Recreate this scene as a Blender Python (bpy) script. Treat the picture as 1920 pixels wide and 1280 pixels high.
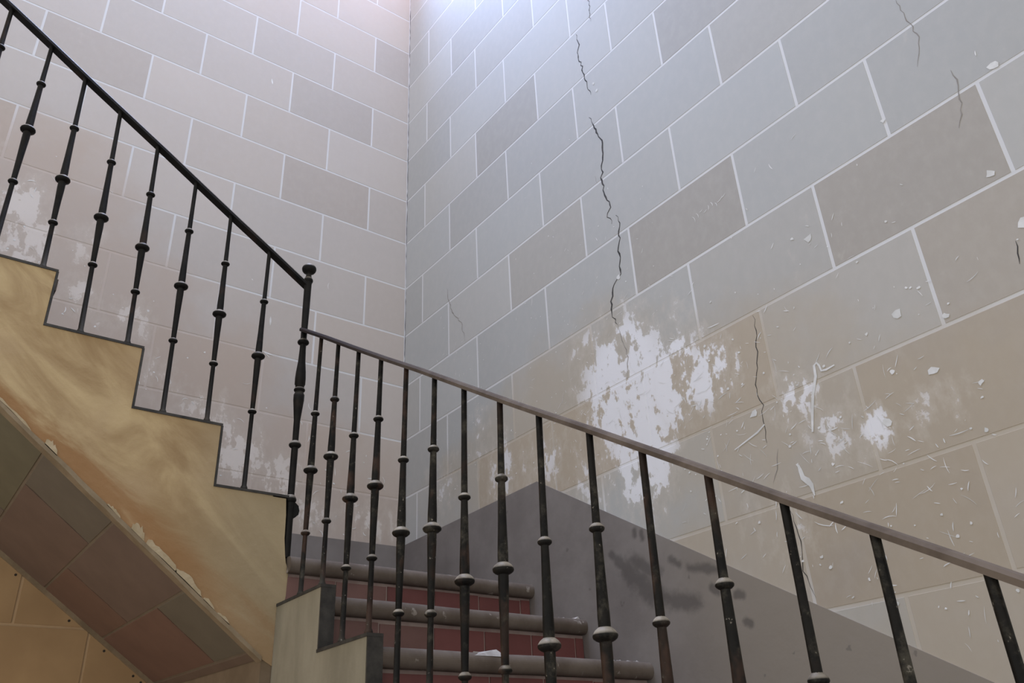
import bpy, math, random
from mathutils import Matrix, Vector

# ------------------------------------------------------------------ reset
for o in list(bpy.data.objects):
    bpy.data.objects.remove(o, do_unlink=True)
scene = bpy.context.scene
col = scene.collection
S = 0.305                      # one painted ashlar course in metres; all numbers below are in courses
rnd = random.Random(7)

# ------------------------------------------------------------------ camera
CAM = Vector((-6.633, -11.541, -4.2368)) * S
RIGHT = Vector((0.8005676, -0.5975284, -0.0452913))
DOWN = Vector((0.2500224, 0.4017541, -0.8809554))
FWD = Vector((0.5445918, 0.6939405, 0.4710268))
cd = bpy.data.cameras.new('camera')
cd.sensor_width = 36.0
cd.lens = 1578.52 / 1920.0 * 36.0
cd.clip_start = 0.02
cam = bpy.data.objects.new('camera', cd)
M = Matrix(((RIGHT.x, -DOWN.x, -FWD.x, CAM.x), (RIGHT.y, -DOWN.y, -FWD.y, CAM.y),
            (RIGHT.z, -DOWN.z, -FWD.z, CAM.z), (0, 0, 0, 1)))
cam.matrix_world = M
col.objects.link(cam)
scene.camera = cam

# ------------------------------------------------------------------ world, lights, exposure
w = bpy.data.worlds.new('world')
scene.world = w
w.use_nodes = True
bg = w.node_tree.nodes['Background']
bg.inputs[0].default_value = (1.0, 0.965, 0.92, 1)
bg.inputs[1].default_value = 0.96

def area(name, loc, target, sx, sy, power, color, spread=180):
    l = bpy.data.lights.new(name, 'AREA')
    l.shape = 'RECTANGLE'
    l.size, l.size_y = sx * S, sy * S
    l.energy = power
    l.color = color
    l.spread = math.radians(spread)
    o = bpy.data.objects.new(name, l)
    o.location = Vector(loc) * S
    d = (Vector(target) - Vector(loc)).normalized()
    o.rotation_euler = d.to_track_quat('-Z', 'Y').to_euler()
    col.objects.link(o)
    return o
def bulb(name, loc, power, color, r):
    l = bpy.data.lights.new(name, 'POINT')
    l.energy, l.color, l.shadow_soft_size = power, color, r * S
    o = bpy.data.objects.new(name, l)
    o.location = Vector(loc) * S
    col.objects.link(o)
    return o
area('stair_window_daylight', (-3.2, -0.06, 14.8), (-3.2, -3.0, 14.8), 2.4, 3.0, 320, (0.42, 0.58, 1.0))
area('skylight_daylight', (-4.8, -5.2, 23.8), (-4.6, -5.0, 0), 5.0, 5.0, 420, (0.62, 0.71, 1.0))
bulb('warm_upper_lamp', (-1.1, -1.0, 14.6), 24, (1.0, 0.27, 0.12), 0.3)
bulb('warm_understair_lamp', (-6.6, -1.7, -4.6), 2.5, (1.0, 0.6, 0.28), 0.4)
vs = scene.view_settings
vs.view_transform = 'Standard'
vs.look = 'None'
vs.gamma = 1.0
vs.use_curve_mapping = False
vs.exposure = 0.0

# ------------------------------------------------------------------ node helper
class NT:
    def __init__(self, name):
        self.m = bpy.data.materials.new(name)
        self.m.use_nodes = True
        self.t = self.m.node_tree
        self.t.nodes.clear()
        self.out = self.t.nodes.new('ShaderNodeOutputMaterial')
        self.b = self.t.nodes.new('ShaderNodeBsdfPrincipled')
        self.t.links.new(self.b.outputs[0], self.out.inputs[0])
    def put(self, sock, v):
        if isinstance(v, bpy.types.NodeSocket):
            self.t.links.new(v, sock)
        elif v is not None:
            if sock.type == 'RGBA' and len(v) == 3:
                v = (*v, 1)
            sock.default_value = v
    def node(self, t, outs=0, **kw):
        n = self.t.nodes.new(t)
        for k, v in kw.items():
            if k.startswith('i_'):
                k2 = k[2:]
                self.put(n.inputs[int(k2)] if k2.isdigit() else n.inputs[k2.replace('_', ' ')], v)
            else:
                setattr(n, k, v)
        return n
    def m_(self, op, a, b=None, c=None, clamp=False):
        n = self.t.nodes.new('ShaderNodeMath')
        n.operation = op
        n.use_clamp = clamp
        for s, v in zip(n.inputs, (a, b, c)):
            if v is not None:
                self.put(s, v)
        return n.outputs[0]
    def mix(self, f, a, b, mode='MIX'):
        n = self.t.nodes.new('ShaderNodeMix')
        n.data_type = 'RGBA'
        n.blend_type = mode
        self.put(n.inputs[0], f)
        self.put(n.inputs[6], a)
        self.put(n.inputs[7], b)
        return n.outputs[2]
    def ramp(self, v, lo, hi, a=0.0, b=1.0):
        n = self.t.nodes.new('ShaderNodeMapRange')
        n.interpolation_type = 'SMOOTHSTEP'
        self.put(n.inputs[0], v)
        for i, x in enumerate((lo, hi, a, b)):
            self.put(n.inputs[i + 1], x)
        return n.outputs[0]
    def pos(self):
        g = self.t.nodes.new('ShaderNodeNewGeometry')
        n = self.t.nodes.new('ShaderNodeVectorMath')
        n.operation = 'SCALE'
        self.put(n.inputs[0], g.outputs['Position'])
        n.inputs['Scale'].default_value = 1 / S
        return n.outputs[0]
    def xyz(self, v):
        n = self.t.nodes.new('ShaderNodeSeparateXYZ')
        self.put(n.inputs[0], v)
        return n.outputs
    def noise(self, v, scale, detail=3, rough=0.5, stretch=None, dist=0.0):
        if stretch:
            q = self.t.nodes.new('ShaderNodeMapping')
            self.put(q.inputs[0], v)
            q.inputs['Scale'].default_value = stretch
            v = q.outputs[0]
        n = self.t.nodes.new('ShaderNodeTexNoise')
        self.put(n.inputs['Vector'], v)
        n.inputs['Scale'].default_value = scale
        n.inputs['Detail'].default_value = detail
        n.inputs['Roughness'].default_value = rough
        n.inputs['Distortion'].default_value = dist
        return n.outputs[0]
    def bump(self, h, strength=0.3, dist=0.01):
        n = self.t.nodes.new('ShaderNodeBump')
        n.inputs['Strength'].default_value = strength
        n.inputs['Distance'].default_value = dist
        self.put(n.inputs['Height'], h)
        self.put(self.b.inputs['Normal'], n.outputs[0])
    def done(self, color, rough=0.8, metallic=0.0, spec=0.3):
        self.put(self.b.inputs['Base Color'], color)
        self.put(self.b.inputs['Roughness'], rough)
        self.put(self.b.inputs['Metallic'], metallic)
        self.put(self.b.inputs['Specular IOR Level'], spec)
        return self.m

# ------------------------------------------------------------------ materials
def blob_field(t, u, v, blobs):
    """max over soft ellipses (u0, v0, a, b, height)"""
    out = None
    for (u0, v0, a, b, hgt) in blobs:
        du = t.m_('DIVIDE', t.m_('SUBTRACT', u, u0), a)
        dv = t.m_('DIVIDE', t.m_('SUBTRACT', v, v0), b)
        f = t.m_('SUBTRACT', hgt, t.m_('ADD', t.m_('MULTIPLY', du, du), t.m_('MULTIPLY', dv, dv)))
        out = f if out is None else t.m_('MAXIMUM', out, f)
    return t.m_('MAXIMUM', out, -1.5)

PEEL_R = [(5.2, -0.05, 0.75, 0.95, 1.0), (5.35, -0.95, 0.55, 0.75, 1.0), (5.95, -0.25, 0.45, 0.75, 0.95), (6.45, -0.42, 0.45, 0.42, 0.9),
          (7.4, -1.05, 0.42, 0.35, 0.45), (7.7, -1.5, 0.35, 0.5, 0.25), (8.1, -1.62, 0.18, 0.22, 0.8), (8.65, -1.6, 0.4, 0.3, 0.05),
          (2.75, -0.35, 0.45, 0.75, 0.35), (2.2, 0.4, 0.4, 0.7, 0.1), (3.6, -0.5, 0.6, 0.5, 0.3), (1.2, -0.2, 0.6, 0.6, 0.1), (4.7, 0.7, 0.7, 0.4, 0.2),
          (7.0, -2.2, 0.5, 0.5, 0.0), (4.6, -1.0, 0.6, 0.5, 0.35)]
DIRT_R = [(4.2, 0.0, 1.9, 1.2, 1.0), (6.6, -0.9, 1.6, 1.2, 1.0), (8.6, -1.9, 1.8, 1.1, 0.9), (2.2, -0.2, 1.6, 0.8, 0.8), (9.2, -3.2, 2.6, 1.3, 0.8), (6.8, -2.2, 1.6, 1.0, 0.7)]
PEEL_B = [(-6.2, 3.35, 0.45, 0.5, 0.75), (-6.0, 2.75, 0.5, 0.6, 0.55), (-5.4, 3.0, 0.5, 0.5, 0.1), (-2.75, 0.3, 0.5, 0.6, 0.75), (-2.1, 0.0, 0.5, 0.6, 0.55),
          (-4.6, 1.95, 0.6, 0.5, 0.25), (-4.0, 1.2, 0.5, 0.5, 0.25), (-5.2, 2.2, 0.4, 0.4, 0.3), (-0.6, -0.4, 0.5, 0.4, 0.45), (-1.6, -0.45, 0.5, 0.35, 0.45), (-7.0, 3.9, 0.6, 0.6, 0.5),
          (-3.3, 0.7, 0.5, 0.5, 0.35)]
DIRT_B = [(-6.2, 3.5, 1.6, 1.5, 1.0), (-4.9, 2.2, 1.5, 1.4, 1.0), (-3.5, 1.0, 1.5, 1.4, 1.0), (-2.0, 0.0, 1.5, 1.4, 1.0), (-0.7, -0.4, 1.3, 1.2, 0.8)]

def wall_material(name, side, mortar, plain=False):
    t = NT(name)
    p = t.pos()
    if plain:      # blocks above the worn zone
        fine = t.noise(p, 9.0, 4, 0.6, (1, 1, 0.7))
        oi = t.node('ShaderNodeObjectInfo')
        c = t.mix(1.0, oi.outputs['Color'], t.mix(t.noise(p, 0.55, 3, 0.5), (0.95, 0.95, 0.96), (1.05, 1.045, 1.03)), 'MULTIPLY')
        c = t.mix(t.m_('MULTIPLY', t.ramp(fine, 0.35, 0.75), 0.10), c, (0.58, 0.55, 0.51))
        t.bump(t.m_('MULTIPLY', fine, 0.25), 0.25, 0.004)
        return t.done(c, 0.72, spec=0.25)
    x, y, z = t.xyz(p)
    u = t.m_('MULTIPLY', y, -1.0) if side == 'R' else x
    peel = blob_field(t, u, z, PEEL_R if side == 'R' else PEEL_B)
    dirt = blob_field(t, u, z, DIRT_R if side == 'R' else DIRT_B)
    streak = t.noise(p, 2.4, 5, 0.62, (1, 1, 0.38))
    fine = t.noise(p, 9.0, 4, 0.6, (1, 1, 0.7))
    cloud = t.noise(p, 0.55, 3, 0.5)
    # peeled down to the white undercoat: ragged blobs
    nz = t.m_('ADD', t.m_('MULTIPLY', t.m_('SUBTRACT', streak, 0.5), 3.8), t.m_('MULTIPLY', t.m_('SUBTRACT', fine, 0.5), 3.0))
    nz = t.m_('ADD', nz, t.m_('MULTIPLY', t.m_('SUBTRACT', t.noise(p, 4.2, 4, 0.65, (1, 1, 0.6)), 0.5), 3.4))
    pm = t.m_('ADD', peel, nz)
    white = t.ramp(pm, 0.28, 0.62)
    halo = t.ramp(pm, -0.7, 0.5)
    dm = t.ramp(t.m_('ADD', dirt, t.m_('MULTIPLY', t.m_('SUBTRACT', t.noise(p, 1.3, 4, 0.6), 0.5), 2.6)), -0.5, 0.9)
    oi = t.node('ShaderNodeObjectInfo')
    base = (0.42, 0.395, 0.365) if mortar else oi.outputs['Color']
    if mortar:
        fade = t.ramp(dirt, -0.3, 0.75)
        base = t.mix(t.m_('MULTIPLY', fade, 0.85), (0.585, 0.59, 0.595), (0.46, 0.42, 0.36) if side == 'R' else (0.56, 0.50, 0.46))
    c = t.mix(1.0, base, t.mix(cloud, (0.95, 0.95, 0.96), (1.05, 1.045, 1.03)), 'MULTIPLY')
    c = t.mix(t.m_('MULTIPLY', t.ramp(fine, 0.35, 0.75), 0.10), c, (0.58, 0.55, 0.51))
    brown = (0.405, 0.342, 0.25) if side == 'R' else (0.435, 0.358, 0.298)
    c = t.mix(t.m_('MULTIPLY', dm, 0.5 if side == 'R' else 0.7), c, brown)
    c = t.mix(t.m_('MULTIPLY', halo, 0.30), c, (0.55, 0.51, 0.45))
    c = t.mix(t.m_('MULTIPLY', white, t.ramp(peel, -0.5, 0.7, 0.2, 0.9 if side == 'R' else 0.6)), c, (0.74, 0.745, 0.77) if side == 'R' else (0.72, 0.68, 0.64))
    t.bump(t.m_('ADD', t.m_('MULTIPLY', fine, 0.25), t.m_('MULTIPLY', white, -0.5)), 0.25, 0.004)
    return t.done(c, 0.72, spec=0.25)

MAT = {}
for sd in 'BR':
    MAT['block' + sd] = wall_material('painted_block_' + sd, sd, False)
    MAT['plain' + sd] = wall_material('painted_block_plain_' + sd, sd, False, True)
    MAT['mortar' + sd] = wall_material('painted_joint_' + sd, sd, True)

def simple(name, c1, c2, scale=3, rough=0.7, metallic=0.0, spec=0.3, bump=0.2, detail=4, stretch=None, spots=None):
    t = NT(name)
    p = t.pos()
    n = t.noise(p, scale, detail, 0.6, stretch)
    c = t.mix(t.ramp(n, 0.3, 0.7), c1, c2)
    if spots:
        s = t.noise(p, spots[0], 3, 0.6)
        c = t.mix(t.m_('MULTIPLY', t.ramp(s, spots[1], spots[1] + 0.06), spots[3]), c, spots[2])
    if bump:
        t.bump(t.noise(p, scale * 4, 3, 0.6), bump, 0.004)
    return t.done(c, rough, metallic, spec)

MAT['stone'] = simple('tread_stone', (0.095, 0.075, 0.06), (0.15, 0.124, 0.103), 2.4, 0.75, spec=0.12, spots=(7, 0.64, (0.34, 0.31, 0.28), 0.6))
MAT['curb_dark'] = simple('curb_dark_stone', (0.022, 0.021, 0.019), (0.052, 0.048, 0.042), 6, 0.6)
MAT['grout'] = simple('riser_grout', (0.28, 0.21, 0.19), (0.36, 0.29, 0.26), 5, 0.8)
MAT['side_plaster'] = simple('side_plaster', (0.20, 0.18, 0.13), (0.29, 0.262, 0.195), 1.8, 0.8, stretch=(1, 1, 0.35))
MAT['rough_plaster'] = simple('rough_plaster', (0.34, 0.27, 0.165), (0.43, 0.35, 0.23), 5, 0.85, bump=0.5)
MAT['landing_wall'] = simple('landing_wall_plaster', (0.15, 0.11, 0.07), (0.20, 0.15, 0.10), 2, 0.8)
MAT['bead'] = simple('soffit_bead', (0.19, 0.145, 0.09), (0.27, 0.21, 0.135), 4, 0.8)
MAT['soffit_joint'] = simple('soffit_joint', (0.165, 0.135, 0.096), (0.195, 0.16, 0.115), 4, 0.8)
MAT['floor'] = simple('floor_tile_grey', (0.16, 0.13, 0.11), (0.24, 0.20, 0.17), 1.2, 0.6)
MAT['ceiling'] = simple('ceiling_plaster', (0.55, 0.53, 0.5), (0.62, 0.6, 0.58), 1, 0.9)
MAT['crack'] = simple('crack_dark', (0.03, 0.028, 0.027), (0.07, 0.065, 0.06), 8, 0.9, bump=0)
MAT['crumb'] = simple('plaster_crumb', (0.30, 0.28, 0.26), (0.5, 0.48, 0.46), 9, 0.9, bump=0)
MAT['hairline'] = simple('hairline_crack', (0.20, 0.185, 0.165), (0.28, 0.26, 0.24), 8, 0.9, bump=0)
MAT['chip'] = simple('chipped_white', (0.52, 0.52, 0.495), (0.72, 0.72, 0.71), 3, 0.8, bump=0)
# grey dado paint with dark rubbed scuffs
t = NT('dado_grey_paint')
p = t.pos()
x, y, z = t.xyz(p)
n = t.noise(p, 1.4, 4, 0.6)
c = t.mix(t.ramp(n, 0.3, 0.7), (0.165, 0.148, 0.138), (0.215, 0.196, 0.183))
c = t.mix(t.m_('MULTIPLY', t.ramp(y, -4.8, -6.8), 0.8), c, (0.255, 0.222, 0.178))
f = None
u_ = t.m_('MULTIPLY', y, -1.0)
for (ua, za, ub, zb, wd) in [(4.72, -1.95, 4.95, -2.2, .07), (4.95, -2.2, 5.25, -2.47, .17), (5.05, -2.1, 5.35, -2.27, .10), (5.2, -2.45, 5.55, -2.6, .13), (5.55, -2.6, 5.85, -2.68, .10), (5.1, -1.77, 5.1, -1.83, .05),
                             (5.2, -1.82, 5.21, -1.89, .05), (5.58, -2.2, 5.68, -2.27, .05), (5.8, -2.33, 6.15, -2.42, .06), (6.33, -2.7, 6.4, -2.71, .05), (6.05, -2.57, 6.12, -2.63, .05), (6.4, -2.95, 6.44, -2.97, .05)]:
    dx_, dz_ = ub - ua, zb - za
    pu, pz = t.m_('SUBTRACT', u_, ua), t.m_('SUBTRACT', z, za)
    k = t.m_('DIVIDE', t.m_('ADD', t.m_('MULTIPLY', pu, dx_), t.m_('MULTIPLY', pz, dz_)), dx_ * dx_ + dz_ * dz_, clamp=True)
    eu, ez = t.m_('SUBTRACT', pu, t.m_('MULTIPLY', k, dx_)), t.m_('SUBTRACT', pz, t.m_('MULTIPLY', k, dz_))
    dd = t.m_('SQRT', t.m_('ADD', t.m_('MULTIPLY', eu, eu), t.m_('MULTIPLY', ez, ez)))
    g_ = t.m_('SUBTRACT', 1.0, t.m_('DIVIDE', dd, wd))
    f = g_ if f is None else t.m_('MAXIMUM', f, g_)
f = t.m_('MAXIMUM', f, -1.0)
f = t.m_('ADD', f, t.m_('MULTIPLY', t.m_('SUBTRACT', t.noise(p, 5, 4, 0.65), 0.5), 2.0))
c = t.mix(t.m_('MULTIPLY', t.ramp(f, -0.25, 0.8), 0.62), c, (0.06, 0.053, 0.049))
sp = t.noise(p, 5.5, 3, 0.6)
c = t.mix(t.m_('MULTIPLY', t.ramp(sp, 0.68, 0.72), 0.5), c, (0.1, 0.088, 0.08))
t.bump(t.noise(p, 6, 3, 0.6), 0.2, 0.004)
MAT['dado'] = t.done(c, 0.6)
MAT['understair'] = simple('understair_warmlit_block', (0.34, 0.225, 0.115), (0.40, 0.27, 0.14), 1.3, 0.75)  # orange light on this wall is put into its block colour
MAT['understair_joint'] = simple('understair_joint', (0.44, 0.31, 0.18), (0.48, 0.35, 0.21), 3, 0.8)  # joints take the same painted-in orange light
MAT['hole'] = simple('nail_hole', (0.03, 0.025, 0.02), (0.05, 0.04, 0.03), 5, 0.8, bump=0)

def tinted(name, amount, scale, rough):
    t = NT(name)
    p = t.pos()
    oi = t.node('ShaderNodeObjectInfo')
    n = t.noise(p, scale, 4, 0.6)
    c = t.mix(1.0, oi.outputs['Color'], t.mix(n, (1 - amount,) * 3, (1 + amount,) * 3), 'MULTIPLY')
    t.bump(t.noise(p, scale * 4, 3, 0.6), 0.2, 0.003)
    return t.done(c, rough)
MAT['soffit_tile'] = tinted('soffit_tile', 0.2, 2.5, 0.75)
MAT['riser_tile'] = tinted('riser_tile', 0.22, 3.0, 0.5)

# ochre plaster of the upper stringer, water-stained along its lower edge
t = NT('stringer_ochre_plaster')
p = t.pos()
x, y, z = t.xyz(p)
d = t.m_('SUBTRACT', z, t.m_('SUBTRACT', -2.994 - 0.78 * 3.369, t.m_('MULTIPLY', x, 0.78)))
q = t.t.nodes.new('ShaderNodeMapping')
q.vector_type = 'POINT'
t.put(q.inputs[0], p)
q.inputs['Rotation'].default_value = (0, math.radians(-38), 0)
n1 = t.noise(q.outputs[0], 1.5, 5, 0.6, (0.45, 1, 1.5), 0.6)
n2 = t.noise(p, 1.1, 3, 0.5)
c = t.mix(t.ramp(n1, 0.34, 0.66), (0.30, 0.20, 0.098), (0.50, 0.38, 0.21))
c = t.mix(t.m_('MULTIPLY', t.ramp(n2, 0.42, 0.66), 0.7), c, (0.40, 0.29, 0.165))
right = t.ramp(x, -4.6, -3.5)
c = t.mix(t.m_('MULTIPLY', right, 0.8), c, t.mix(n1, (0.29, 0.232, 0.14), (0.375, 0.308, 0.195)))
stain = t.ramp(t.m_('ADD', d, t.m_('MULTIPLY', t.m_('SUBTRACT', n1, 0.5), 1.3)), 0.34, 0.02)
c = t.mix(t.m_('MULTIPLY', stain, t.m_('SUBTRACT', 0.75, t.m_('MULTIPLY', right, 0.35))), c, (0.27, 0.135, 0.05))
t.bump(t.noise(p, 7, 4, 0.6), 0.3, 0.006)
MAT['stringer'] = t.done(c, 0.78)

# wrought iron: black paint, a little rust, pale dust on faces that look up
def iron(name, dust, worn=0.0):
    t = NT(name)
    p = t.pos()
    n = t.noise(p, 5, 4, 0.6)
    c = t.mix(t.ramp(n, 0.35, 0.65), (0.006, 0.0058, 0.0055), (0.012, 0.011, 0.0095))
    c = t.mix(t.m_('MULTIPLY', t.ramp(t.noise(p, 2.2, 3, 0.6), 0.56, 0.66), 0.55), c, (0.036, 0.021, 0.015))
    g = t.t.nodes.new('ShaderNodeNewGeometry')
    nz = t.xyz(g.outputs['Normal'])[2]
    k = t.m_('MULTIPLY', t.ramp(nz, 0.12, 0.6), t.ramp(t.noise(p, 4, 3, 0.6), 0.2, 0.6))
    c = t.mix(t.m_('MULTIPLY', k, dust), c, (0.36, 0.32, 0.26))
    if worn:
        c = t.mix(t.m_('MULTIPLY', t.ramp(t.noise(p, 6.5, 5, 0.7), 0.5, 0.72), worn), c, (0.075, 0.068, 0.052))
        c = t.mix(t.m_('MULTIPLY', t.ramp(t.noise(p, 3.1, 4, 0.65, (1, 1, 0.5)), 0.54, 0.66), worn), c, (0.06, 0.034, 0.024))
        c = t.mix(t.m_('MULTIPLY', t.ramp(t.noise(p, 26, 3, 0.6), 0.68, 0.72), worn), c, (0.22, 0.2, 0.17))
    t.bump(t.noise(p, 22, 3, 0.6), 0.25, 0.003)
    return t.done(c, 0.48, 0.0, 0.14)
MAT['iron'] = iron('wrought_iron_black', 0.75)
MAT['iron_worn'] = iron('wrought_iron_worn', 0.95, 0.7)
MAT['iron_rail'] = iron('wrought_iron_handrail', 0.35)
t = NT('handrail_dusty_paint')
p = t.pos()
n = t.noise(p, 3, 5, 0.65)
c = t.mix(t.ramp(n, 0.3, 0.7), (0.085, 0.066, 0.052), (0.15, 0.12, 0.095))
yy = t.xyz(p)[1]
c = t.mix(t.ramp(yy, -7.5, -3.8), c, (0.03, 0.023, 0.021))
MAT['rail_worn'] = t.done(c, 0.85, 0.0, 0.08)

# ------------------------------------------------------------------ object helpers
BASE = {}
def empty(name, loc):
    o = bpy.data.objects.new(name, None)
    o.location = Vector(loc) * S
    o.empty_display_size = 0.05
    col.objects.link(o)
    BASE[o] = Vector(loc)
    return o
def mesh(name, verts, faces, mat, parent=None, smooth=False, color=None):
    b = BASE.get(parent, Vector((0, 0, 0)))
    me = bpy.data.meshes.new(name)
    me.from_pydata([(Vector(v) - b) * S for v in verts], [], faces)
    me.validate()
    me.update()
    if smooth:
        me.polygons.foreach_set('use_smooth', [True] * len(me.polygons))
    me.materials.append(MAT[mat])
    o = bpy.data.objects.new(name, me)
    if color:
        o.color = (*color, 1)
    col.objects.link(o)
    if parent:
        o.parent = parent
    BASE[o] = b
    return o
def box(x0, x1, y0, y1, z0, z1):
    v = [(x, y, z) for x in (x0, x1) for y in (y0, y1) for z in (z0, z1)]
    f = [(0, 1, 3, 2), (4, 6, 7, 5), (0, 4, 5, 1), (2, 3, 7, 6), (0, 2, 6, 4), (1, 5, 7, 3)]
    return v, f
def prism(poly, fn0, fn1):
    """extrude a 2-D polygon between two mappings"""
    n = len(poly)
    v = [fn0(*q) for q in poly] + [fn1(*q) for q in poly]
    f = [tuple(range(n)), tuple(range(2 * n - 1, n - 1, -1))]
    f += [(i, i + n, (i + 1) % n + n, (i + 1) % n) for i in range(n)]
    return v, f
def merge(parts):
    V, F = [], []
    for v, f in parts:
        k = len(V)
        V += v
        F += [tuple(i + k for i in q) for q in f]
    return V, F
def lathe(p0, p1, prof, seg=12):
    """prof: list of (z, r); the axis runs from p0 (at its z) to p1"""
    V, F = [], []
    p0, p1 = Vector(p0), Vector(p1)
    for (z, r) in prof:
        k = (z - p0.z) / (p1.z - p0.z)
        c = p0.lerp(p1, k)
        for i in range(seg):
            a = 2 * math.pi * i / seg
            V.append((c.x + r * math.cos(a), c.y + r * math.sin(a), z))
    n = len(prof)
    for j in range(n - 1):
        for i in range(seg):
            a, b = j * seg + i, j * seg + (i + 1) % seg
            F.append((a, b, b + seg, a + seg))
    return V, F
def tag(o, label, cat, group=None):
    o['label'], o['category'] = label, cat
    if group:
        o['group'] = group
def struct(o, label=None):
    o['kind'] = 'structure'
    if label:
        o['label'] = label
    return o

# ------------------------------------------------------------------ the walls
wall_r = struct(mesh('wall_right', *box(0.002, 0.4, -17, 0.4, -9.6, 24.2), 'mortarR'),
                'grey painted ashlar wall right of the corner, cracked and peeling')
wall_b = struct(mesh('wall_back', *merge([box(-13, 0.002, 0.002, 0.4, -9.6, 24.2)]), 'mortarB'),
                'pinkish grey painted ashlar wall behind the upper stair flight')

def block(name, side, a0, a1, z0, z1, parent, mat, color):
    """slightly chamfered slab whose face lies on the wall plane"""
    g, ch = 0.017, 0.002
    a0, a1, z0, z1 = a0 + g, a1 - g, z0 + g, z1 - g
    def P(a, z, d):
        return (d, -a, z) if side == 'R' else (a, d, z)
    o = [(a0, z0), (a1, z0), (a1, z1), (a0, z1)]
    i = [(a0 + ch, z0 + ch), (a1 - ch, z0 + ch), (a1 - ch, z1 - ch), (a0 + ch, z1 - ch)]
    V = [P(*q, 0.02) for q in o] + [P(*q, 0.0012) for q in o] + [P(*q, 0.0) for q in i]
    F = [(3, 2, 1, 0)]
    for s in (0, 4):
        F += [(s + k, s + (k + 1) % 4, s + 4 + (k + 1) % 4, s + 4 + k) for k in range(4)]
    F.append((8, 9, 10, 11))
    if side == 'R':
        F = [tuple(reversed(f)) for f in F]
    return mesh(name, V, F, mat, parent, color=color)

GREY = (0.400, 0.403, 0.388)
def tint(base, v, warm):
    return tuple(max(0, c * (1 + v) * k) for c, k in zip(base, (1 + warm, 1, 1 - warm)))
# measured darker (negative) and browner blocks: (course, index from the corner) -> (value, warmth)
OVR_R = {(5, 2): (-.16, .03), (7, 2): (-.06, .02), (4, 4): (-.17, .03), (8, 1): (-.10, .02), (1, 4): (-.20, .06), (0, 5): (-.20, .08), (3, 3): (-.04, 0),
         (2, 2): (-.10, .04), (3, 1): (.02, 0), (-1, 2): (-.12, .16), (-1, 3): (-.13, .17), (-1, 4): (-.15, .15), (-1, 6): (-.16, .10), (-2, 5): (-.20, .14),
         (-3, 5): (-.24, .16), (-3, 4): (-.10, .10), (-3, 6): (-.1, .12), (-4, 5): (-.08, .1), (-4, 6): (-.08, .1), (-2, 6): (-.12, .1), (-1, 5): (-.04, .05), (2, 4): (.02, -.01), (0, 4): (-.06, .03), (0, 2): (-.04, .05), (-2, 4): (-.10, .08), (3, 5): (-.10, .03), (2, 5): (-.06, .0), (1, 3): (-.02, 0), (1, 5): (-.02, 0), (0, 3): (-.03, .01),
         (2, 6): (-.04, 0), (1, 6): (-.06, 0), (6, 2): (.04, 0), (6, 3): (.04, 0), (4, 3): (.0, 0), (5, 3): (.04, 0), (4, 1): (-.08, .01), (6, 0): (-.07, 0), (4, 2): (-.05, 0)}
OVR_B = {(6, 3): (-.12, .02), (8, 3): (-.13, .0), (7, 1): (-.12, 0), (9, 0): (-.12, 0), (5, 1): (-.14, .02), (5, 0): (-.06, 0), (4, 4): (-.16, .08), (4, 3): (-.05, .04),
         (3, 0): (-.06, .02), (2, 0): (-.04, .03), (1, 2): (-.10, .06), (0, 0): (-.04, .05), (9, 2): (-.03, .02), (7, 0): (-.02, 0), (6, 0): (.02, 0)}
def joints(side, k):
    odd = k % 2 == 1
    if side == 'R':
        x0 = (0.50 if odd else 1.36) + 0.033 * k
        return [0.0] + [x0 + 1.685 * n for n in range(9)]
    base = [0.82, 2.52, 4.16] if odd else [1.71, 3.32, 4.95]
    return [0.0] + base + [base[-1] + 1.625 * n for n in range(1, 5)]
for k in range(-5, 14):
    J = joints('R', k)
    for n in range(len(J) - 1):
        if J[n + 1] < 3.0 and k < -2:
            continue
        v, wm = OVR_R.get((k, n), (rnd.uniform(-.055, .045), rnd.uniform(-.012, .02)))
        block('stone_block', 'R', max(J[n], 0.0), J[n + 1], k, k + 1, wall_r, 'plainR' if k >= 2 else 'blockR', tint(GREY, v, wm))
for k in range(-1, 14):
    J = joints('B', k)
    for n in range(len(J) - 1):
        if k < 0.62 * J[n] - 2.6:
            continue
        v, wm = OVR_B.get((k, n), (rnd.uniform(-.055, .045), rnd.uniform(-.005, .02)))
        block('stone_block', 'B', -J[n + 1], -max(J[n], 0.0), k, k + 1, wall_b, 'plainB' if k >= max(2.0, 0.83 * (J[n + 1] - 2) + 2.5) else 'blockB', tint((0.465, 0.43, 0.397), v, wm))

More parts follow.
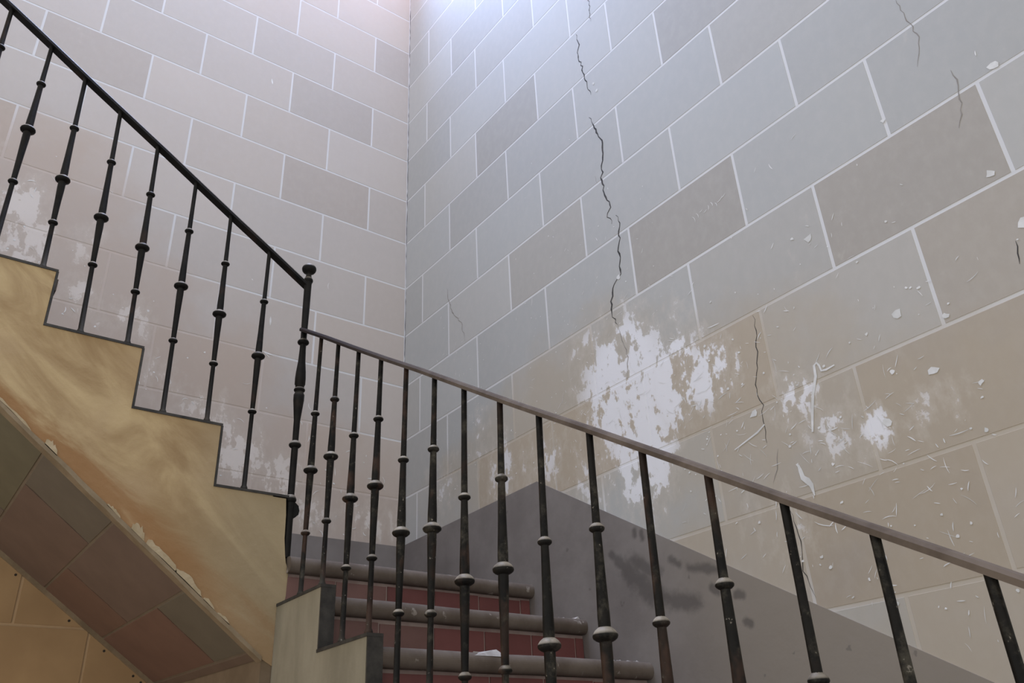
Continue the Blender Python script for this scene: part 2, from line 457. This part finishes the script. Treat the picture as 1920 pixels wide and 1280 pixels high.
# wall under the upper flight: own block grid below the soffit, orange light painted in
def soffit_z(x, y):
    f = -2.994 - 0.78 * (x + 3.369)
    b = -2.92 - 0.716 * (x + 3.369)
    k = (y + 3.2) / 3.2
    return f * (1 - k) + b * k
uw = struct(mesh('wall_understair', *prism([(-3.37, -9.5), (-3.37, -2.92), (-9.0, soffit_z(-9.0, 0)), (-13, soffit_z(-9, 0)), (-13, -9.5)],
                                           lambda a, b: (a, 0.0, b), lambda a, b: (a, 0.011, b)), 'understair_joint'),
            'block wall with painted-in warm light beneath the upper stair flight')
for i, z0 in enumerate([-5.27, -4.27, -3.27, -2.27, -1.27, -0.27]):
    off = -4.30 if i % 2 == 0 else -5.14
    for n in range(-3, 3):
        a0, a1 = off + 1.62 * (n - 1), off + 1.62 * n
        g = 0.018
        pts = []
        a1 = min(a1, -3.38)
        lim = lambda a: soffit_z(a, 0) + 0.02
        if a1 - a0 < 0.2:
            continue
        # clip the block under the sloping soffit
        lo, hi = z0 + g, z0 + 1 - g
        x0, x1 = a0 + g, a1 - g
        poly = []
        N = 8
        top = [(x1 + (x0 - x1) * j / N, min(hi, lim(x1 + (x0 - x1) * j / N))) for j in range(N + 1)]
        top = [q for q in top if q[1] > lo + 0.01]
        if len(top) < 2:
            continue
        poly = [(top[-1][0], lo), (top[0][0], lo)] + top
        mesh('stone_block', *prism(poly, lambda a, b: (a, -0.012, b), lambda a, b: (a, 0.002, b)), 'understair', uw)

# stair window high on the back wall, above the frame
wx, wz, ww, wh = -3.2, 14.8, 1.3, 1.6
fr = merge([box(wx - ww - .12, wx - ww, -.16, .0, wz - wh - .12, wz + wh + .12), box(wx + ww, wx + ww + .12, -.16, .0, wz - wh - .12, wz + wh + .12),
            box(wx - ww, wx + ww, -.16, .0, wz - wh - .12, wz - wh), box(wx - ww, wx + ww, -.16, .0, wz + wh, wz + wh + .12),
            box(wx - .04, wx + .04, -.12, .0, wz - wh, wz + wh), box(wx - ww, wx + ww, -.12, .0, wz - .04, wz + .04)])
struct(mesh('window_1', *fr, 'ceiling'), 'stair window high on the back wall')
# wall beneath the landing, and floor and ceiling out of view
struct(mesh('wall_landing', *box(-3.37, -3.13, -3.19, 0.0, -9.5, -2.6), 'landing_wall'), 'brown plaster wall beneath the landing')
struct(mesh('floor', *box(-13, 0.4, -17, 0.4, -9.8, -9.5), 'floor'))
cl = merge([box(-13, 0.4, -17, -7.6, 24.0, 24.4), box(-13, 0.4, -2.4, 0.4, 24.0, 24.4), box(-13, -7.2, -7.6, -2.4, 24.0, 24.4), box(-2.0, 0.4, -7.6, -2.4, 24.0, 24.4)])
struct(mesh('ceiling', *cl, 'ceiling'))

# dark dado band: level over the landing, falling with the lower flight
DADO = [(0.0, -0.765), (3.47, -0.725), (11.5, -0.725 - 0.598 * 8.03), (11.5, -7.2), (3.5, -2.6), (0.0, -2.2)]
struct(mesh('baseboard_right', *prism(DADO, lambda a, b: (-0.012, -a, b), lambda a, b: (0.011, -a, b)), 'dado'),
       'dark grey painted dado stepping down the right wall beside the stairs')
DB = [(-0.012, -0.765), (-2.9, -0.79), (-9.5, -0.79 + 0.68 * 6.6), (-9.5, -0.79 + 0.68 * 6.6 - 1.3), (-3.2, -2.1), (-0.012, -2.1)]
struct(mesh('baseboard_back', *prism(DB, lambda a, b: (a, -0.012, b), lambda a, b: (a, 0.011, b)), 'dado'),
       'dark grey painted dado on the back wall above the landing')

# ------------------------------------------------------------------ marks on the walls: cracks, chips and scratches
def ribbon(pts, widths, side, off):
    V, F = [], []
    n = len(pts)
    for i, (a, z) in enumerate(pts):
        a0, z0 = pts[max(i - 1, 0)]
        a1, z1 = pts[min(i + 1, n - 1)]
        dx, dz = a1 - a0, z1 - z0
        l = math.hypot(dx, dz) or 1
        nx, nz = -dz / l * widths[i] / 2, dx / l * widths[i] / 2
        for s in (1, -1):
            q = (a + s * nx, z + s * nz)
            V.append((-off, -q[0], q[1]) if side == 'R' else (q[0], -off, q[1]))
    for i in range(n - 1):
        F.append((2 * i, 2 * i + 1, 2 * i + 3, 2 * i + 2))
    return V, F
CR = [([(5.407, 6.9), (5.43, 6.6), (5.407, 6.362), (5.423, 6.205), (5.39, 6.052), (5.406, 5.899)], .022, 'crack'),
      ([(5.054, 5.941), (5.102, 5.726), (5.057, 5.564), (5.115, 5.159), (5.15, 4.968), (5.157, 4.75), (5.225, 4.558)], .032, 'crack'),
      ([(5.108, 4.202), (5.212, 4.041), (5.279, 3.794), (5.328, 3.517), (5.308, 3.297), (5.248, 3.107), (5.234, 2.933), (5.282, 2.677), (5.316, 2.479), (5.279, 2.372), (5.319, 2.219)], .042, 'crack'),
      ([(5.413, 2.306), (5.452, 2.096), (5.398, 1.878), (5.385, 1.6), (5.348, 1.421), (5.211, 1.296), (5.122, 1.028), (5.164, 0.854), (5.21, 0.772)], .036, 'crack'),
      ([(5.21, 0.772), (5.288, 0.424), (5.31, 0.27), (5.289, 0.137), (5.251, 0.012)], .014, 'hairline'),
      ([(7.129, -0.031), (7.116, -0.213), (7.058, -0.553), (6.972, -0.872), (7.02, -1.006), (6.984, -1.219), (6.984, -1.385)], .016, 'crack'),
      ([(7.1, -1.479), (7.036, -1.671), (6.967, -1.782)], .012, 'hairline'),
      ([(7.09, -2.073), (7.122, -2.304), (7.131, -2.45), (7.097, -2.632), (7.164, -2.875)], .012, 'crack'),
      ([(9.407, 2.403), (9.455, 2.024), (9.491, 1.813), (9.451, 1.64), (9.39, 1.522)], .016, 'hairline'),
      ([(9.648, 1.267), (9.648, 1.073), (9.62, 0.937), (9.586, 0.778), (9.529, 0.669)], .018, 'hairline'),
      ([(1.388, 3.298), (1.448, 3.005), (1.54, 2.754), (1.798, 2.429), (1.893, 2.046)], .022, 'hairline'),
      ([(9.627, -0.57), (9.595, -0.679), (9.582, -0.772)], .018, 'crack'),
      ([(5.12, 3.15), (5.15, 3.0)], .01, 'hairline')]
for pts, wd, mt in CR:
    q = []
    for (a0, z0), (a1, z1) in zip(pts[:-1], pts[1:]):
        m = max(2, int(math.hypot(a1 - a0, z1 - z0) / 0.05))
        for j in range(m):
            k = j / m
            q.append((a0 + (a1 - a0) * k + rnd.uniform(-.022, .022) * (wd / .036 + .2), z0 + (z1 - z0) * k))
    q.append(pts[-1])
    n = len(q)
    ws = [0.7 * wd * rnd.uniform(0.45, 1.1) * min(1, 0.25 + 4 * i / n, 0.25 + 4 * (n - 1 - i) / n) for i in range(n)]
    mesh('crack', *ribbon(q, ws, 'R', 0.0015), mt, wall_r)
# the dark open seam in the corner
q = [(0.012 + rnd.uniform(-.006, .006), 13 - i * 0.09) for i in range(150)]
mesh('crack', *ribbon(q, [rnd.uniform(.004, .022) if rnd.random() < .8 else .002 for _ in q], 'R', 0.0015), 'crack', wall_r)

def dado_z(u):
    return -0.725 if u < 3.47 else -0.725 - 0.598 * (u - 3.47)
def stroke(side, a, z, ln, ang, wd, bend=0.0):
    n = 5
    pts = []
    for i in range(n):
        k = i / (n - 1) - 0.5
        t_ = ang + bend * k
        pts.append((a + ln * k * math.cos(t_) + rnd.uniform(-.1, .1) * wd, z + ln * k * math.sin(t_)))
    return ribbon(pts, [wd * e for e in (0.25, 0.9, 1.0, 0.8, 0.2)], side, 0.002 + rnd.uniform(0, .0008))
def chip(side, a, z, r):
    m = 7
    V = []
    for i in range(m):
        an = 2 * math.pi * i / m
        rr = r * rnd.uniform(0.5, 1.2)
        q = (a + rr * math.cos(an), z + rr * 0.9 * math.sin(an))
        V.append((-0.0025, -q[0], q[1]) if side == 'R' else (q[0], -0.0025, q[1]))
    return V, [tuple(range(m))]
parts = []
cnt = 0
while cnt < 640:
    u = rnd.uniform(1.0, 10.6)
    dz = abs(rnd.gauss(0, 1.0)) * 1.9 + rnd.uniform(0.05, .4)
    z = dado_z(u) + dz
    if u < 3.5 and rnd.random() < 0.6:
        continue
    s = 0.55 if u < 6 else (0.8 if u < 8 else 0.72)
    if rnd.random() < 0.35:
        parts.append(chip('R', u, z, rnd.uniform(.008, .026) * s))
    else:
        parts.append(stroke('R', u, z, rnd.uniform(.02, .12) * s * (2.0 if rnd.random() < .04 else 1), rnd.choice((1.57, 1.2, 0.5, 0.9, 2.2, 2.8, 0.2)) + rnd.uniform(-.3, .3),
                            rnd.uniform(.005, .015) * s, rnd.uniform(-.3, .3)))
    cnt += 1
for (a, z, r) in [(8.55, -.72, .05), (8.93, -.92, .03), (8.36, -1.2, .03), (9.02, -1.57, .03), (8.7, -1.33, .045), (9.95, 1.05, .05), (9.62, .1, .045), (9.72, -.45, .06), (8.95, -1.95, .03),
                  (7.92, .45, .05), (7.75, .55, .022), (8.2, -1.62, .05), (5.32, 1.4, .04), (5.35, 4.55, .03), (8.95, 1.2, .03), (5.3, 4.72, .03), (6.9, -1.05, .05)]:
    parts.append(chip('R', a, z, r))
parts.append(ribbon([(7.49, -1.45), (7.53, -1.28), (7.58, -1.11), (7.65, -0.95), (7.66, -0.84), (7.69, -0.825), (7.71, -0.86), (7.72, -0.92), (7.77, -.93), (7.86, -0.92)],
                    [.02, .03, .03, .03, .025, .02, .02, .02, .02, .012], 'R', .003))
parts.append(ribbon([(7.27, -1.70), (7.28, -1.76), (7.29, -1.83), (7.33, -1.87), (7.36, -1.92), (7.37, -2.02)], [.02, .04, .05, .06, .045, .01], 'R', .003))
parts.append(ribbon([(7.0, -1.2), (6.9, -1.25), (6.75, -1.29), (6.6, -1.33)], [.014, .02, .016, .01], 'R', .003))
for _ in range(190):
    a = rnd.gauss(6.9, 1.5)
    z = -0.55 * (a - 5.2) - 0.2 + rnd.gauss(0, .45)
    if a < 3.2 or a > 10 or z < dado_z(a) + .05:
        continue
    parts.append(stroke('R', a, z, rnd.uniform(.03, .16), rnd.choice((1.5, 2.3, 2.6, .6, .2)) + rnd.uniform(-.3, .3), rnd.uniform(.003, .008), rnd.uniform(-.4, .4)))
for j in range(9):   # faint scribble scratched into a block
    parts.append(stroke('R', 6.62 + j * .055, 1.50 + .02 * (j % 3), rnd.uniform(.05, .13), rnd.choice((1.4, 1.9, .4)), .007, .6))
o = mesh('scratch_marks', *merge(parts), 'chip', wall_r)
o['kind'] = 'stuff'
parts = []
cnt = 0
while cnt < 150:
    x = rnd.uniform(-7.2, -0.2)
    zl = max(-0.75, -1.0 - 0.68 * (x + 2.9) + 0.2)
    z = zl + abs(rnd.gauss(0, 0.9)) * 1.6
    if rnd.random() < .35:
        parts.append(chip('B', x, z, rnd.uniform(.008, .022)))
    else:
        parts.append(stroke('B', x, z, rnd.uniform(.03, .14), rnd.choice((1.57, 2.0, 2.5, .4)) + rnd.uniform(-.3, .3), rnd.uniform(.006, .016), rnd.uniform(-1, 1)))
    cnt += 1
parts.append(stroke('B', -2.47, 2.58, .16, 1.6, .03))
parts.append(stroke('B', -2.45, 2.0, .2, -.15, .025))
parts.append(stroke('B', -2.9, 7.55, .12, 1.75, .03))
o = mesh('scratch_marks', *merge(parts), 'chip', wall_b)
o['kind'] = 'stuff'
# ------------------------------------------------------------------ lower flight (along the right wall) and landing
LAND = -1.987
RISE, RUN, NOSE = 0.575, 0.927, -3.30
low = empty('stair_flight', (-1.6, -3.3, -9.5))
tag(low, 'lower stair flight with red tiled risers and grey stone treads beside right wall', 'staircase')
def tread_profile(yf, zt, depth, th=0.165):
    """rounded nose towards -Y"""
    r = th / 2
    pts = [(yf + depth, zt - th), (yf + depth, zt)]
    for i in range(17):
        a = math.pi / 2 + math.pi * i / 16
        pts.append((yf + r * 0.8 + r * 0.8 * math.cos(a), zt - r + r * math.sin(a)))
    return pts
NS = 12
tile_mesh = None
for i in range(NS + 1):
    yf, zt = NOSE - RUN * i, LAND - RISE * i
    xl = -3.185 if i == 0 else -3.115
    dep = 3.3 if i == 0 else RUN + 0.15
    nm = 'landing_slab' if i == 0 else 'tread'
    segs = 24
    poly = tread_profile(yf, zt, dep - (0.0 if i else 0.01))
    # worn, slightly wavy nosing
    V, F = [], []
    n = len(poly)
    for s in range(segs + 1):
        x = xl + (0.0 - 0.013 - xl) * s / segs
        for j, (a, b) in enumerate(poly):
            wv = (math.sin(x * 2.3 + i * 1.7) + 0.6 * math.sin(x * 5.1 + i)) * 0.006
            V.append((x, a + (wv if j > 1 else 0), b + (wv * 0.6 if j > 1 else 0)))
    for s in range(segs):
        for j in range(n):
            a, b = s * n + j, s * n + (j + 1) % n
            F.append((a, b, b + n, a + n))
    F.append(tuple(range(n - 1, -1, -1)))
    F.append(tuple(segs * n + j for j in range(n)))
    mesh(nm, V, F, 'stone', low, smooth=False)
    # riser beneath this nosing, with its tiles
    zr1, zr0 = zt - 0.165, zt - RISE
    ry = yf + 0.115
    rz = mesh('riser', *box(xl, -0.013, ry, ry + 0.06, zr0, zr1), 'grout', low)
    if i <= 4:
        js = [-0.013] + [-0.14 - 0.615 * k - (0.025 if i == 0 else 0) for k in range(5)] + [xl]
        for k in range(len(js) - 1):
            a1, a0 = js[k] - 0.010, js[k + 1] + 0.010
            if a1 - a0 < 0.03:
                continue
            g = rnd.uniform(-.18, .15)
            warm = (0.17, 0.062, 0.058) if k < 4 or i == 2 else (0.165, 0.09, 0.08)  # leftmost tiles browner grey: the light there is painted into their colour
            mesh('riser_tile', *box(a0, a1, ry - 0.012, ry + 0.01, zr0 + 0.006, zr1 - 0.035 + rnd.uniform(-.008, .008)), 'riser_tile', rz,
                 color=tuple(c * (1 + g) for c in warm))
# plaster crumbs on the treads by the wall and a pale mortar lump on one nosing
def crumb(x, y, z, r):
    V = [(x + r * rnd.uniform(-1, 1) * .4 + dx * r, y + dy * r * rnd.uniform(.6, 1.1), z + dz * r * rnd.uniform(.5, 1.1)) for dx, dy, dz in
         ((-1, -.8, 0), (1, -.8, 0), (1, .8, 0), (-1, .8, 0), (-.5, -.4, .8), (.6, -.5, .7), (.5, .4, .9), (-.5, .5, .7))]
    return V, [(3, 2, 1, 0), (4, 5, 6, 7), (0, 1, 5, 4), (1, 2, 6, 5), (2, 3, 7, 6), (3, 0, 4, 7)]
parts = []
for i, n, x0 in ((1, 26, -.5), (2, 60, -.55), (0, 6, -.25)):
    zt, yf = LAND - RISE * i, NOSE - RUN * i
    for _ in range(n):
        parts.append(crumb(rnd.uniform(x0, -.06) , yf + .10 + rnd.random() ** 2 * .4, zt - .004, rnd.uniform(.006, .028)))
parts.append(crumb(-.09, NOSE - RUN + .12, LAND - RISE, .05))
o = mesh('plaster_crumbs', *merge(parts), 'crumb')
o['kind'] = 'stuff'
tag(o, 'pale plaster crumbs scattered on the treads along the dark dado', 'rubble')
V, F = crumb(-2.02, NOSE - 2 * RUN + .07, LAND - 2 * RISE - .035, .085)
V = [(-2.02 + (v[0] + 2.02) * 1.7, v[1], v[2]) for v in V]
mesh('mortar_patch', V, F, 'crumb', low)
# outer curb: plaster face, stepped top, dark end plates and edge strips
XO, XI = -3.26, -3.118
prof = [(-3.205, -9.5)]
top = []
for i in range(1, NS + 1):
    zt = LAND - RISE * i + 0.065
    yb = -3.205 if i == 1 else NOSE - RUN * (i - 1) + 0.02
    yf = NOSE - RUN * i + 0.02
    top += [(yb, zt), (yf, zt)]
prof += top + [(top[-1][0], -9.5)]
mesh('side_wall', *prism(prof, lambda a, b: (XO, a, b), lambda a, b: (XI, a, b)), 'side_plaster', low)
for i in range(1, NS + 1):
    zt = LAND - RISE * i + 0.065
    yb = -3.21 if i == 1 else NOSE - RUN * (i - 1) + 0.015
    yf = NOSE - RUN * i + 0.02
    mesh('curb_cap', *box(XO - 0.008, XI + 0.004, yf - 0.02, yb, zt, zt + 0.028), 'curb_dark', low)
    mesh('curb_end', *box(XO + 0.004, XI + 0.004, yf - 0.018, yf, zt - RISE, zt), 'curb_dark', low)

# ------------------------------------------------------------------ upper flight (along the back wall)
up = empty('stair_flight', (-6.5, -3.2, -2.99))
tag(up, 'upper stair flight with ochre plaster stringer and tiled soffit on the left', 'staircase')
STEP = [(-3.255, -4.035, -1.36), (-4.035, -4.938, -0.70), (-4.938, -5.865, -0.03), (-5.865, -6.78, 0.585)]
for k in range(1, 5):
    STEP.append((-6.78 - 0.912 * (k - 1), -6.78 - 0.912 * k, 0.585 + 0.63 * k))
xe = STEP[-1][1]
front = lambda x: -2.994 - 0.78 * (x + 3.369)
poly = [(-3.255, -1.36)]
for k, (a, b, zt) in enumerate(STEP):
    if k:
        poly.append((a, zt))
    poly.append((b, zt))
poly += [(xe, front(xe))]
m = 26
for j in range(1, m):
    x = xe + (-3.369 - xe) * j / m
    poly.append((x, front(x) + rnd.uniform(-.012, .012)))
poly += [(-3.369, -2.994), (-3.25, -3.06), (-3.25, -2.62), (-3.24, -2.54), (-3.185, -2.47), (-3.172, -2.38), (-3.168, -2.2), (-3.165, -2.13), (-3.20, -2.05), (-3.215, -1.97), (-3.235, -1.8), (-3.24, -1.55)]
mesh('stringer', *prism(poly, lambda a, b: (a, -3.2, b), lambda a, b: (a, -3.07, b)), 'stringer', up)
for k, (a, b, zt) in enumerate(STEP):
    mesh('edge_strip', *box(b - 0.0, a + 0.018, -3.21, -3.06, zt - 0.004, zt + 0.022), 'curb_dark', up)
    if k:
        mesh('edge_strip', *box(a + 0.002, a + 0.024, -3.208, -3.06, STEP[k - 1][2] + 0.02, zt), 'curb_dark', up)
    mesh('tread', *box(b - 0.12, a + 0.05, -3.07, -0.013, zt - 0.14, zt - 0.01), 'stone', up)
    zb = STEP[k - 1][2] if k else LAND
    mesh('riser', *box(a - 0.06, a, -3.07, -0.013, zb - 0.01, zt - 0.14), 'grout', up)
# soffit slab and its tiles in running bond
def sof(x, y, d):
    return (x, y, soffit_z(x, y) - d)
SX = [-3.37, -3.47, -4.15, -4.89, -5.60, -6.34, -7.08, -7.82, -8.56, -9.3, xe]
V, F = [], []
nx = 20
for i in range(nx + 1):
    x = -3.37 + (xe + 3.37) * i / nx
    V += [sof(x, -3.195, 0.0), sof(x, -0.013, 0.0), sof(x, -0.013, -0.2), sof(x, -3.195, -0.2)]
for i in range(nx):
    for j in range(4):
        a, b = i * 4 + j, i * 4 + (j + 1) % 4
        F.append((a, b, b + 4, a + 4))
F += [(3, 2, 1, 0), (nx * 4, nx * 4 + 1, nx * 4 + 2, nx * 4 + 3)]
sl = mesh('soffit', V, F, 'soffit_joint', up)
def sof_tile(x0, x1, y0, y1, color):
    g = 0.014
    x0, x1, y0, y1 = x0 - g, x1 + g, y0 + g, y1 - g
    q = [(x0, y0), (x1, y0), (x1, y1), (x0, y1)]
    V = [sof(a, b, 0.012) for a, b in q] + [sof(a, b, -0.02) for a, b in q]
    F = [(0, 1, 2, 3), (7, 6, 5, 4)] + [(i, i + 4, (i + 1) % 4 + 4, (i + 1) % 4) for i in range(4)]
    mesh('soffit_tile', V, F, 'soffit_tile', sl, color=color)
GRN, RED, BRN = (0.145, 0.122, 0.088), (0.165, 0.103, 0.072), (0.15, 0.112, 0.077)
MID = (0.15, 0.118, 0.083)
for r in range(len(SX) - 1):
    js = [-3.13, -2.2, -0.02] if r % 2 == 1 else [-3.13, -1.17, -0.02]
    if r == 0:
        js = [-3.13, -0.02]
    for k in range(len(js) - 1):
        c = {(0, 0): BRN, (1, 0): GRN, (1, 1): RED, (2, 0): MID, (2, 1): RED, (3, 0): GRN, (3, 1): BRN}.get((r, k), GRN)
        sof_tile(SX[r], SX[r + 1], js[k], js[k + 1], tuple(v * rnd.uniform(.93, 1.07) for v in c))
# plaster beads along both edges of the soffit
def strip(y0, y1, d0, d1, mat, name, wob=0.0):
    V, F = [], []
    n = 60
    for i in range(n + 1):
        x = -3.372 + (xe + 3.372) * i / n
        wa, wb = rnd.uniform(-wob, wob), rnd.uniform(-wob, wob)
        V += [(x, y0, soffit_z(x, y0) + d0 + wa), (x, y1, soffit_z(x, y1) + d0), (x, y1, soffit_z(x, y1) + d1 + wb), (x, y0, soffit_z(x, y0) + d1 + wb)]
    for i in range(n):
        for j in range(4):
            a, b = i * 4 + j, i * 4 + (j + 1) % 4
            F.append((a, b, b + 4, a + 4))
    F += [(3, 2, 1, 0), (n * 4, n * 4 + 1, n * 4 + 2, n * 4 + 3)]
    return mesh(name, V, F, mat, up)
strip(-3.215, -3.10, -0.03, 0.02, 'bead', 'soffit_bead', 0.006)
sb = strip(-0.055, -0.013, -0.07, 0.0, 'bead', 'soffit_bead', 0.004)
# rough repair plaster left in lumps along the stringer's lower edge
for x0, x1, hh in [(-6.15, -5.75, .05), (-5.62, -5.5, .10), (-5.0, -4.86, .05), (-4.75, -4.62, .13), (-4.6, -4.28, .11), (-4.3, -4.02, .10), (-4.0, -3.88, .06), (-3.85, -3.72, .05)]:
    n = 9
    pts = [(x0, front(x0) + .015)] + [(x1, front(x1) + .015)]
    for j in range(n):
        x = x1 + (x0 - x1) * (j + .5) / n
        pts.append((x, front(x) + hh * (0.55 + 0.45 * math.sin(math.pi * (j + .5) / n)) * rnd.uniform(.75, 1.15)))
    mesh('plaster_lump', *prism(pts, lambda a, b: (a, -3.215, b), lambda a, b: (a, -3.19, b)), 'rough_plaster', up)
# nail holes on the wall bead
parts = []
for x in (-5.22, -4.55, -4.1, -3.72, -3.62, -3.56):
    z = soffit_z(x, 0) - 0.115
    parts.append(([(x + .016 * math.cos(a), -0.0135, z + .016 * math.sin(a)) for a in [2 * math.pi * i / 8 for i in range(8)]], [tuple(range(8))]))
o = mesh('nail_holes', *merge(parts), 'hole', uw)
o['kind'] = 'stuff'

# ------------------------------------------------------------------ wrought-iron railings
def collar_prof(z, r, hgt):
    return [(z - hgt, r * 0.50), (z - hgt * 0.8, r * 0.74), (z - hgt * 0.5, r * 0.94), (z - hgt * 0.2, r), (z + hgt * 0.1, r * 0.97), (z + hgt * 0.6, r * 0.78), (z + hgt, r * 0.5)]
def baluster(root, foot, topp, zl, zm, zu, k=1.0, kc=1.0, mt='iron'):
    z0, z1 = foot[2], topp[2]
    R_ = lambda d: d / 2 * k
    prof = [(z0, R_(.085)), (z0 + .03, R_(.08)), (z0 + .055, R_(.056)), (zl - .02, R_(.05)), (zl, R_(.05)), (zl + .02, R_(.056)), ((zl + zm) / 2, R_(.068)), (zm - .12, R_(.08)), (zm, R_(.08)),
            (zm + .10, R_(.082)), (zm + .28, R_(.07)), (zu - .03, R_(.058)), (zu + .03, R_(.056)), ((zu + z1) / 2, R_(.05)), (z1, R_(.05))]
    b = mesh('baluster', *lathe(foot, topp, prof, 10), mt, root, smooth=True)
    for z, d, hg in ((zl, .096, .028), (zm, .152, .040), (zu, .098, .028)):
        pr = collar_prof(z, d / 2 * kc, hg)
        mesh('collar', *lathe(foot, topp, pr, 14), mt, b, smooth=True)
    return b
def rail(root, name, p0, p1, wd, ht, mat, axis):
    """flat bar with a rounded top; axis: 'x' or 'y' is its running direction"""
    sec = [(-wd / 2, 0), (wd / 2, 0), (wd / 2, ht * .55), (wd * .36, ht * .88), (wd * .15, ht), (-wd * .15, ht), (-wd * .36, ht * .88), (-wd / 2, ht * .55)]
    n = 12
    V, F = [], []
    p0, p1 = Vector(p0), Vector(p1)
    for i in range(n + 1):
        c = p0.lerp(p1, i / n)
        for (a, b) in sec:
            wv = math.sin(i * 1.9) * 0.004
            V.append((c.x + a, c.y, c.z + b + wv) if axis == 'y' else (c.x, c.y + a, c.z + b + wv))
    m = len(sec)
    for i in range(n):
        for j in range(m):
            a, b = i * m + j, i * m + (j + 1) % m
            F.append((a, b, b + m, a + m))
    F += [tuple(range(m - 1, -1, -1)), tuple(n * m + j for j in range(m))]
    return mesh(name, V, F, mat, root)

XB, YB = -3.2, -3.14
# lower railing
lr = empty('iron_railing', (XB, -7.0, -4.2))
tag(lr, 'black wrought-iron railing descending to the right along the lower flight', 'railing')
TY = [-3.702, -4.156, -4.644, -5.125, -5.605, -6.082, -6.519, -6.984, -7.423, -7.908, -8.337, -8.785, -9.21, -9.624, -10.043, -10.49, -10.95]
BY = [-3.624, -4.103, -4.568, -5.05, -5.52, -6.0, -6.44, -6.90, -7.345, -7.855, -8.29, -8.755, -9.185, -9.60, -10.03, -10.47, -10.93]
railz = lambda y: 0.352 + (y + 3.702) * 0.6225          # underside of the lower handrail
for n, (ty, by) in enumerate(zip(TY, BY)):
    i = n // 2 + 1
    zt = LAND - RISE * i + 0.065 + 0.026
    zm = (-1.187, -1.187, -1.757, -1.776, -2.315, -2.402, -2.891, -2.907, -3.461, -3.478)[n] if n < 10 else -3.47 - 0.575 * (i - 5)
    zu = (-.556, -.568, -1.136, -1.141, -1.692, -1.754, -2.279, -2.276, -2.83, -2.868, -3.481, -3.373, -3.867)[n] if n < 13 else zm + .63
    zl = zm - 0.64 if n not in (0, 1) else -1.846
    zl = max(zl, zt + .12)
    baluster(lr, (XB, by, zt), (XB, ty, railz(ty) + .012), zl, zm, zu, 0.9, 0.98, 'iron_worn')
rail(lr, 'handrail', (XB, -3.17, railz(-3.17)), (XB, -11.3, railz(-11.3)), 0.105, 0.056, 'rail_worn', 'y')

# upper railing with the newel post
ur = empty('iron_railing', (-4.9, YB, -1.3))
tag(ur, 'black wrought-iron railing on the upper flight, ending in a ball-topped newel post', 'railing')
UP = [(-3.70, -1.308, -.442, .243, .957, -3.70), (-4.172, -.672, .018, .64, 1.308, -4.211), (-4.624, -.672, .173, .856, 1.591, -4.665), (-5.076, -.003, .632, 1.196, 1.911, -5.151),
      (-5.525, -.003, .813, 1.412, 2.163, -5.616), (-5.985, .61, 1.175, 1.733, 2.44, -6.042), (-6.435, .61, 1.516, 2.212, 2.867, -6.444), (-6.87, 1.24, 1.84, 2.52, 3.154, -6.911),
      (-7.35, 1.24, 2.05, 2.72, 3.43, -7.37), (-7.8, 1.87, 2.4, 3.05, 3.75, -7.82), (-8.25, 1.87, 2.7, 3.4, 4.05, -8.28)]
uz = lambda x: 1.338 + (-3.232 - x) * 0.650
for (bx, zt, zl, zm, zu, tx) in UP:
    k = [s for s in STEP if s[1] <= bx <= s[0]]
    zt = k[0][2] + 0.02 if k else zt
    baluster(ur, (bx, YB, zt), (tx, YB, uz(tx) + .012), zl, zm, zu, 0.93, 1.0)
rail(ur, 'handrail', (-3.20, YB, uz(-3.20)), (-8.7, YB, uz(-8.7)), 0.105, 0.066, 'iron_rail', 'x')
NX, NY = -3.187, -3.16
pr = [(LAND, .042), (-1.47, .042), (-1.40, .044), (-1.36, .036), (-.80, .037), (-.70, .034), (-.45, .036), (-.30, .05), (-.20, .060), (-.13, .061), (-.11, .05), (-.02, .05), (.0, .060), (.08, .061), (.16, .056),
      (.30, .042), (.46, .036), (.62, .036), (1.0, .042), (1.36, .044), (1.41, .05), (1.46, .038), (1.50, .03)]
nw = mesh('newel_post', *lathe((NX, NY, LAND), (NX, NY, 1.7), pr, 16), 'iron', ur, smooth=True)
def ring(z, r, h_):
    mesh('collar', *lathe((NX, NY, LAND), (NX, NY, 1.7), collar_prof(z, r, h_), 18), 'iron', nw, smooth=True)
ring(.555, .068, .04)
ring(-.066, .064, .036)
ring(-.735, .068, .042)
ring(-1.36, .062, .05)
ring(1.415, .058, .048)
ball = [(1.485, .03)] + [(1.577 + .072 * math.sin(a), .088 * math.cos(a)) for a in [(-1.2 + 2.75 * i / 10) for i in range(11)]]
ball[-1] = (ball[-1][0], .001)
mesh('finial', *lathe((NX, NY, LAND), (NX, NY, 1.7), ball, 18), 'iron', nw, smooth=True)
# iron strap that ties the newel to the stringer, with its small scroll
mesh('strap', *box(-3.40, -3.19, -3.2, -3.13, -1.375, -1.335), 'iron', nw)
sc = [(NX, -1.39), (NX + .05, -1.40), (NX + .085, -1.43), (NX + .098, -1.48), (NX + .09, -1.525), (NX + .055, -1.56), (NX, -1.60)]
V, F = prism(sc, lambda a, b: (a, NY - .028, b), lambda a, b: (a, NY + .028, b))
mesh('scroll', V, F, 'iron', nw)
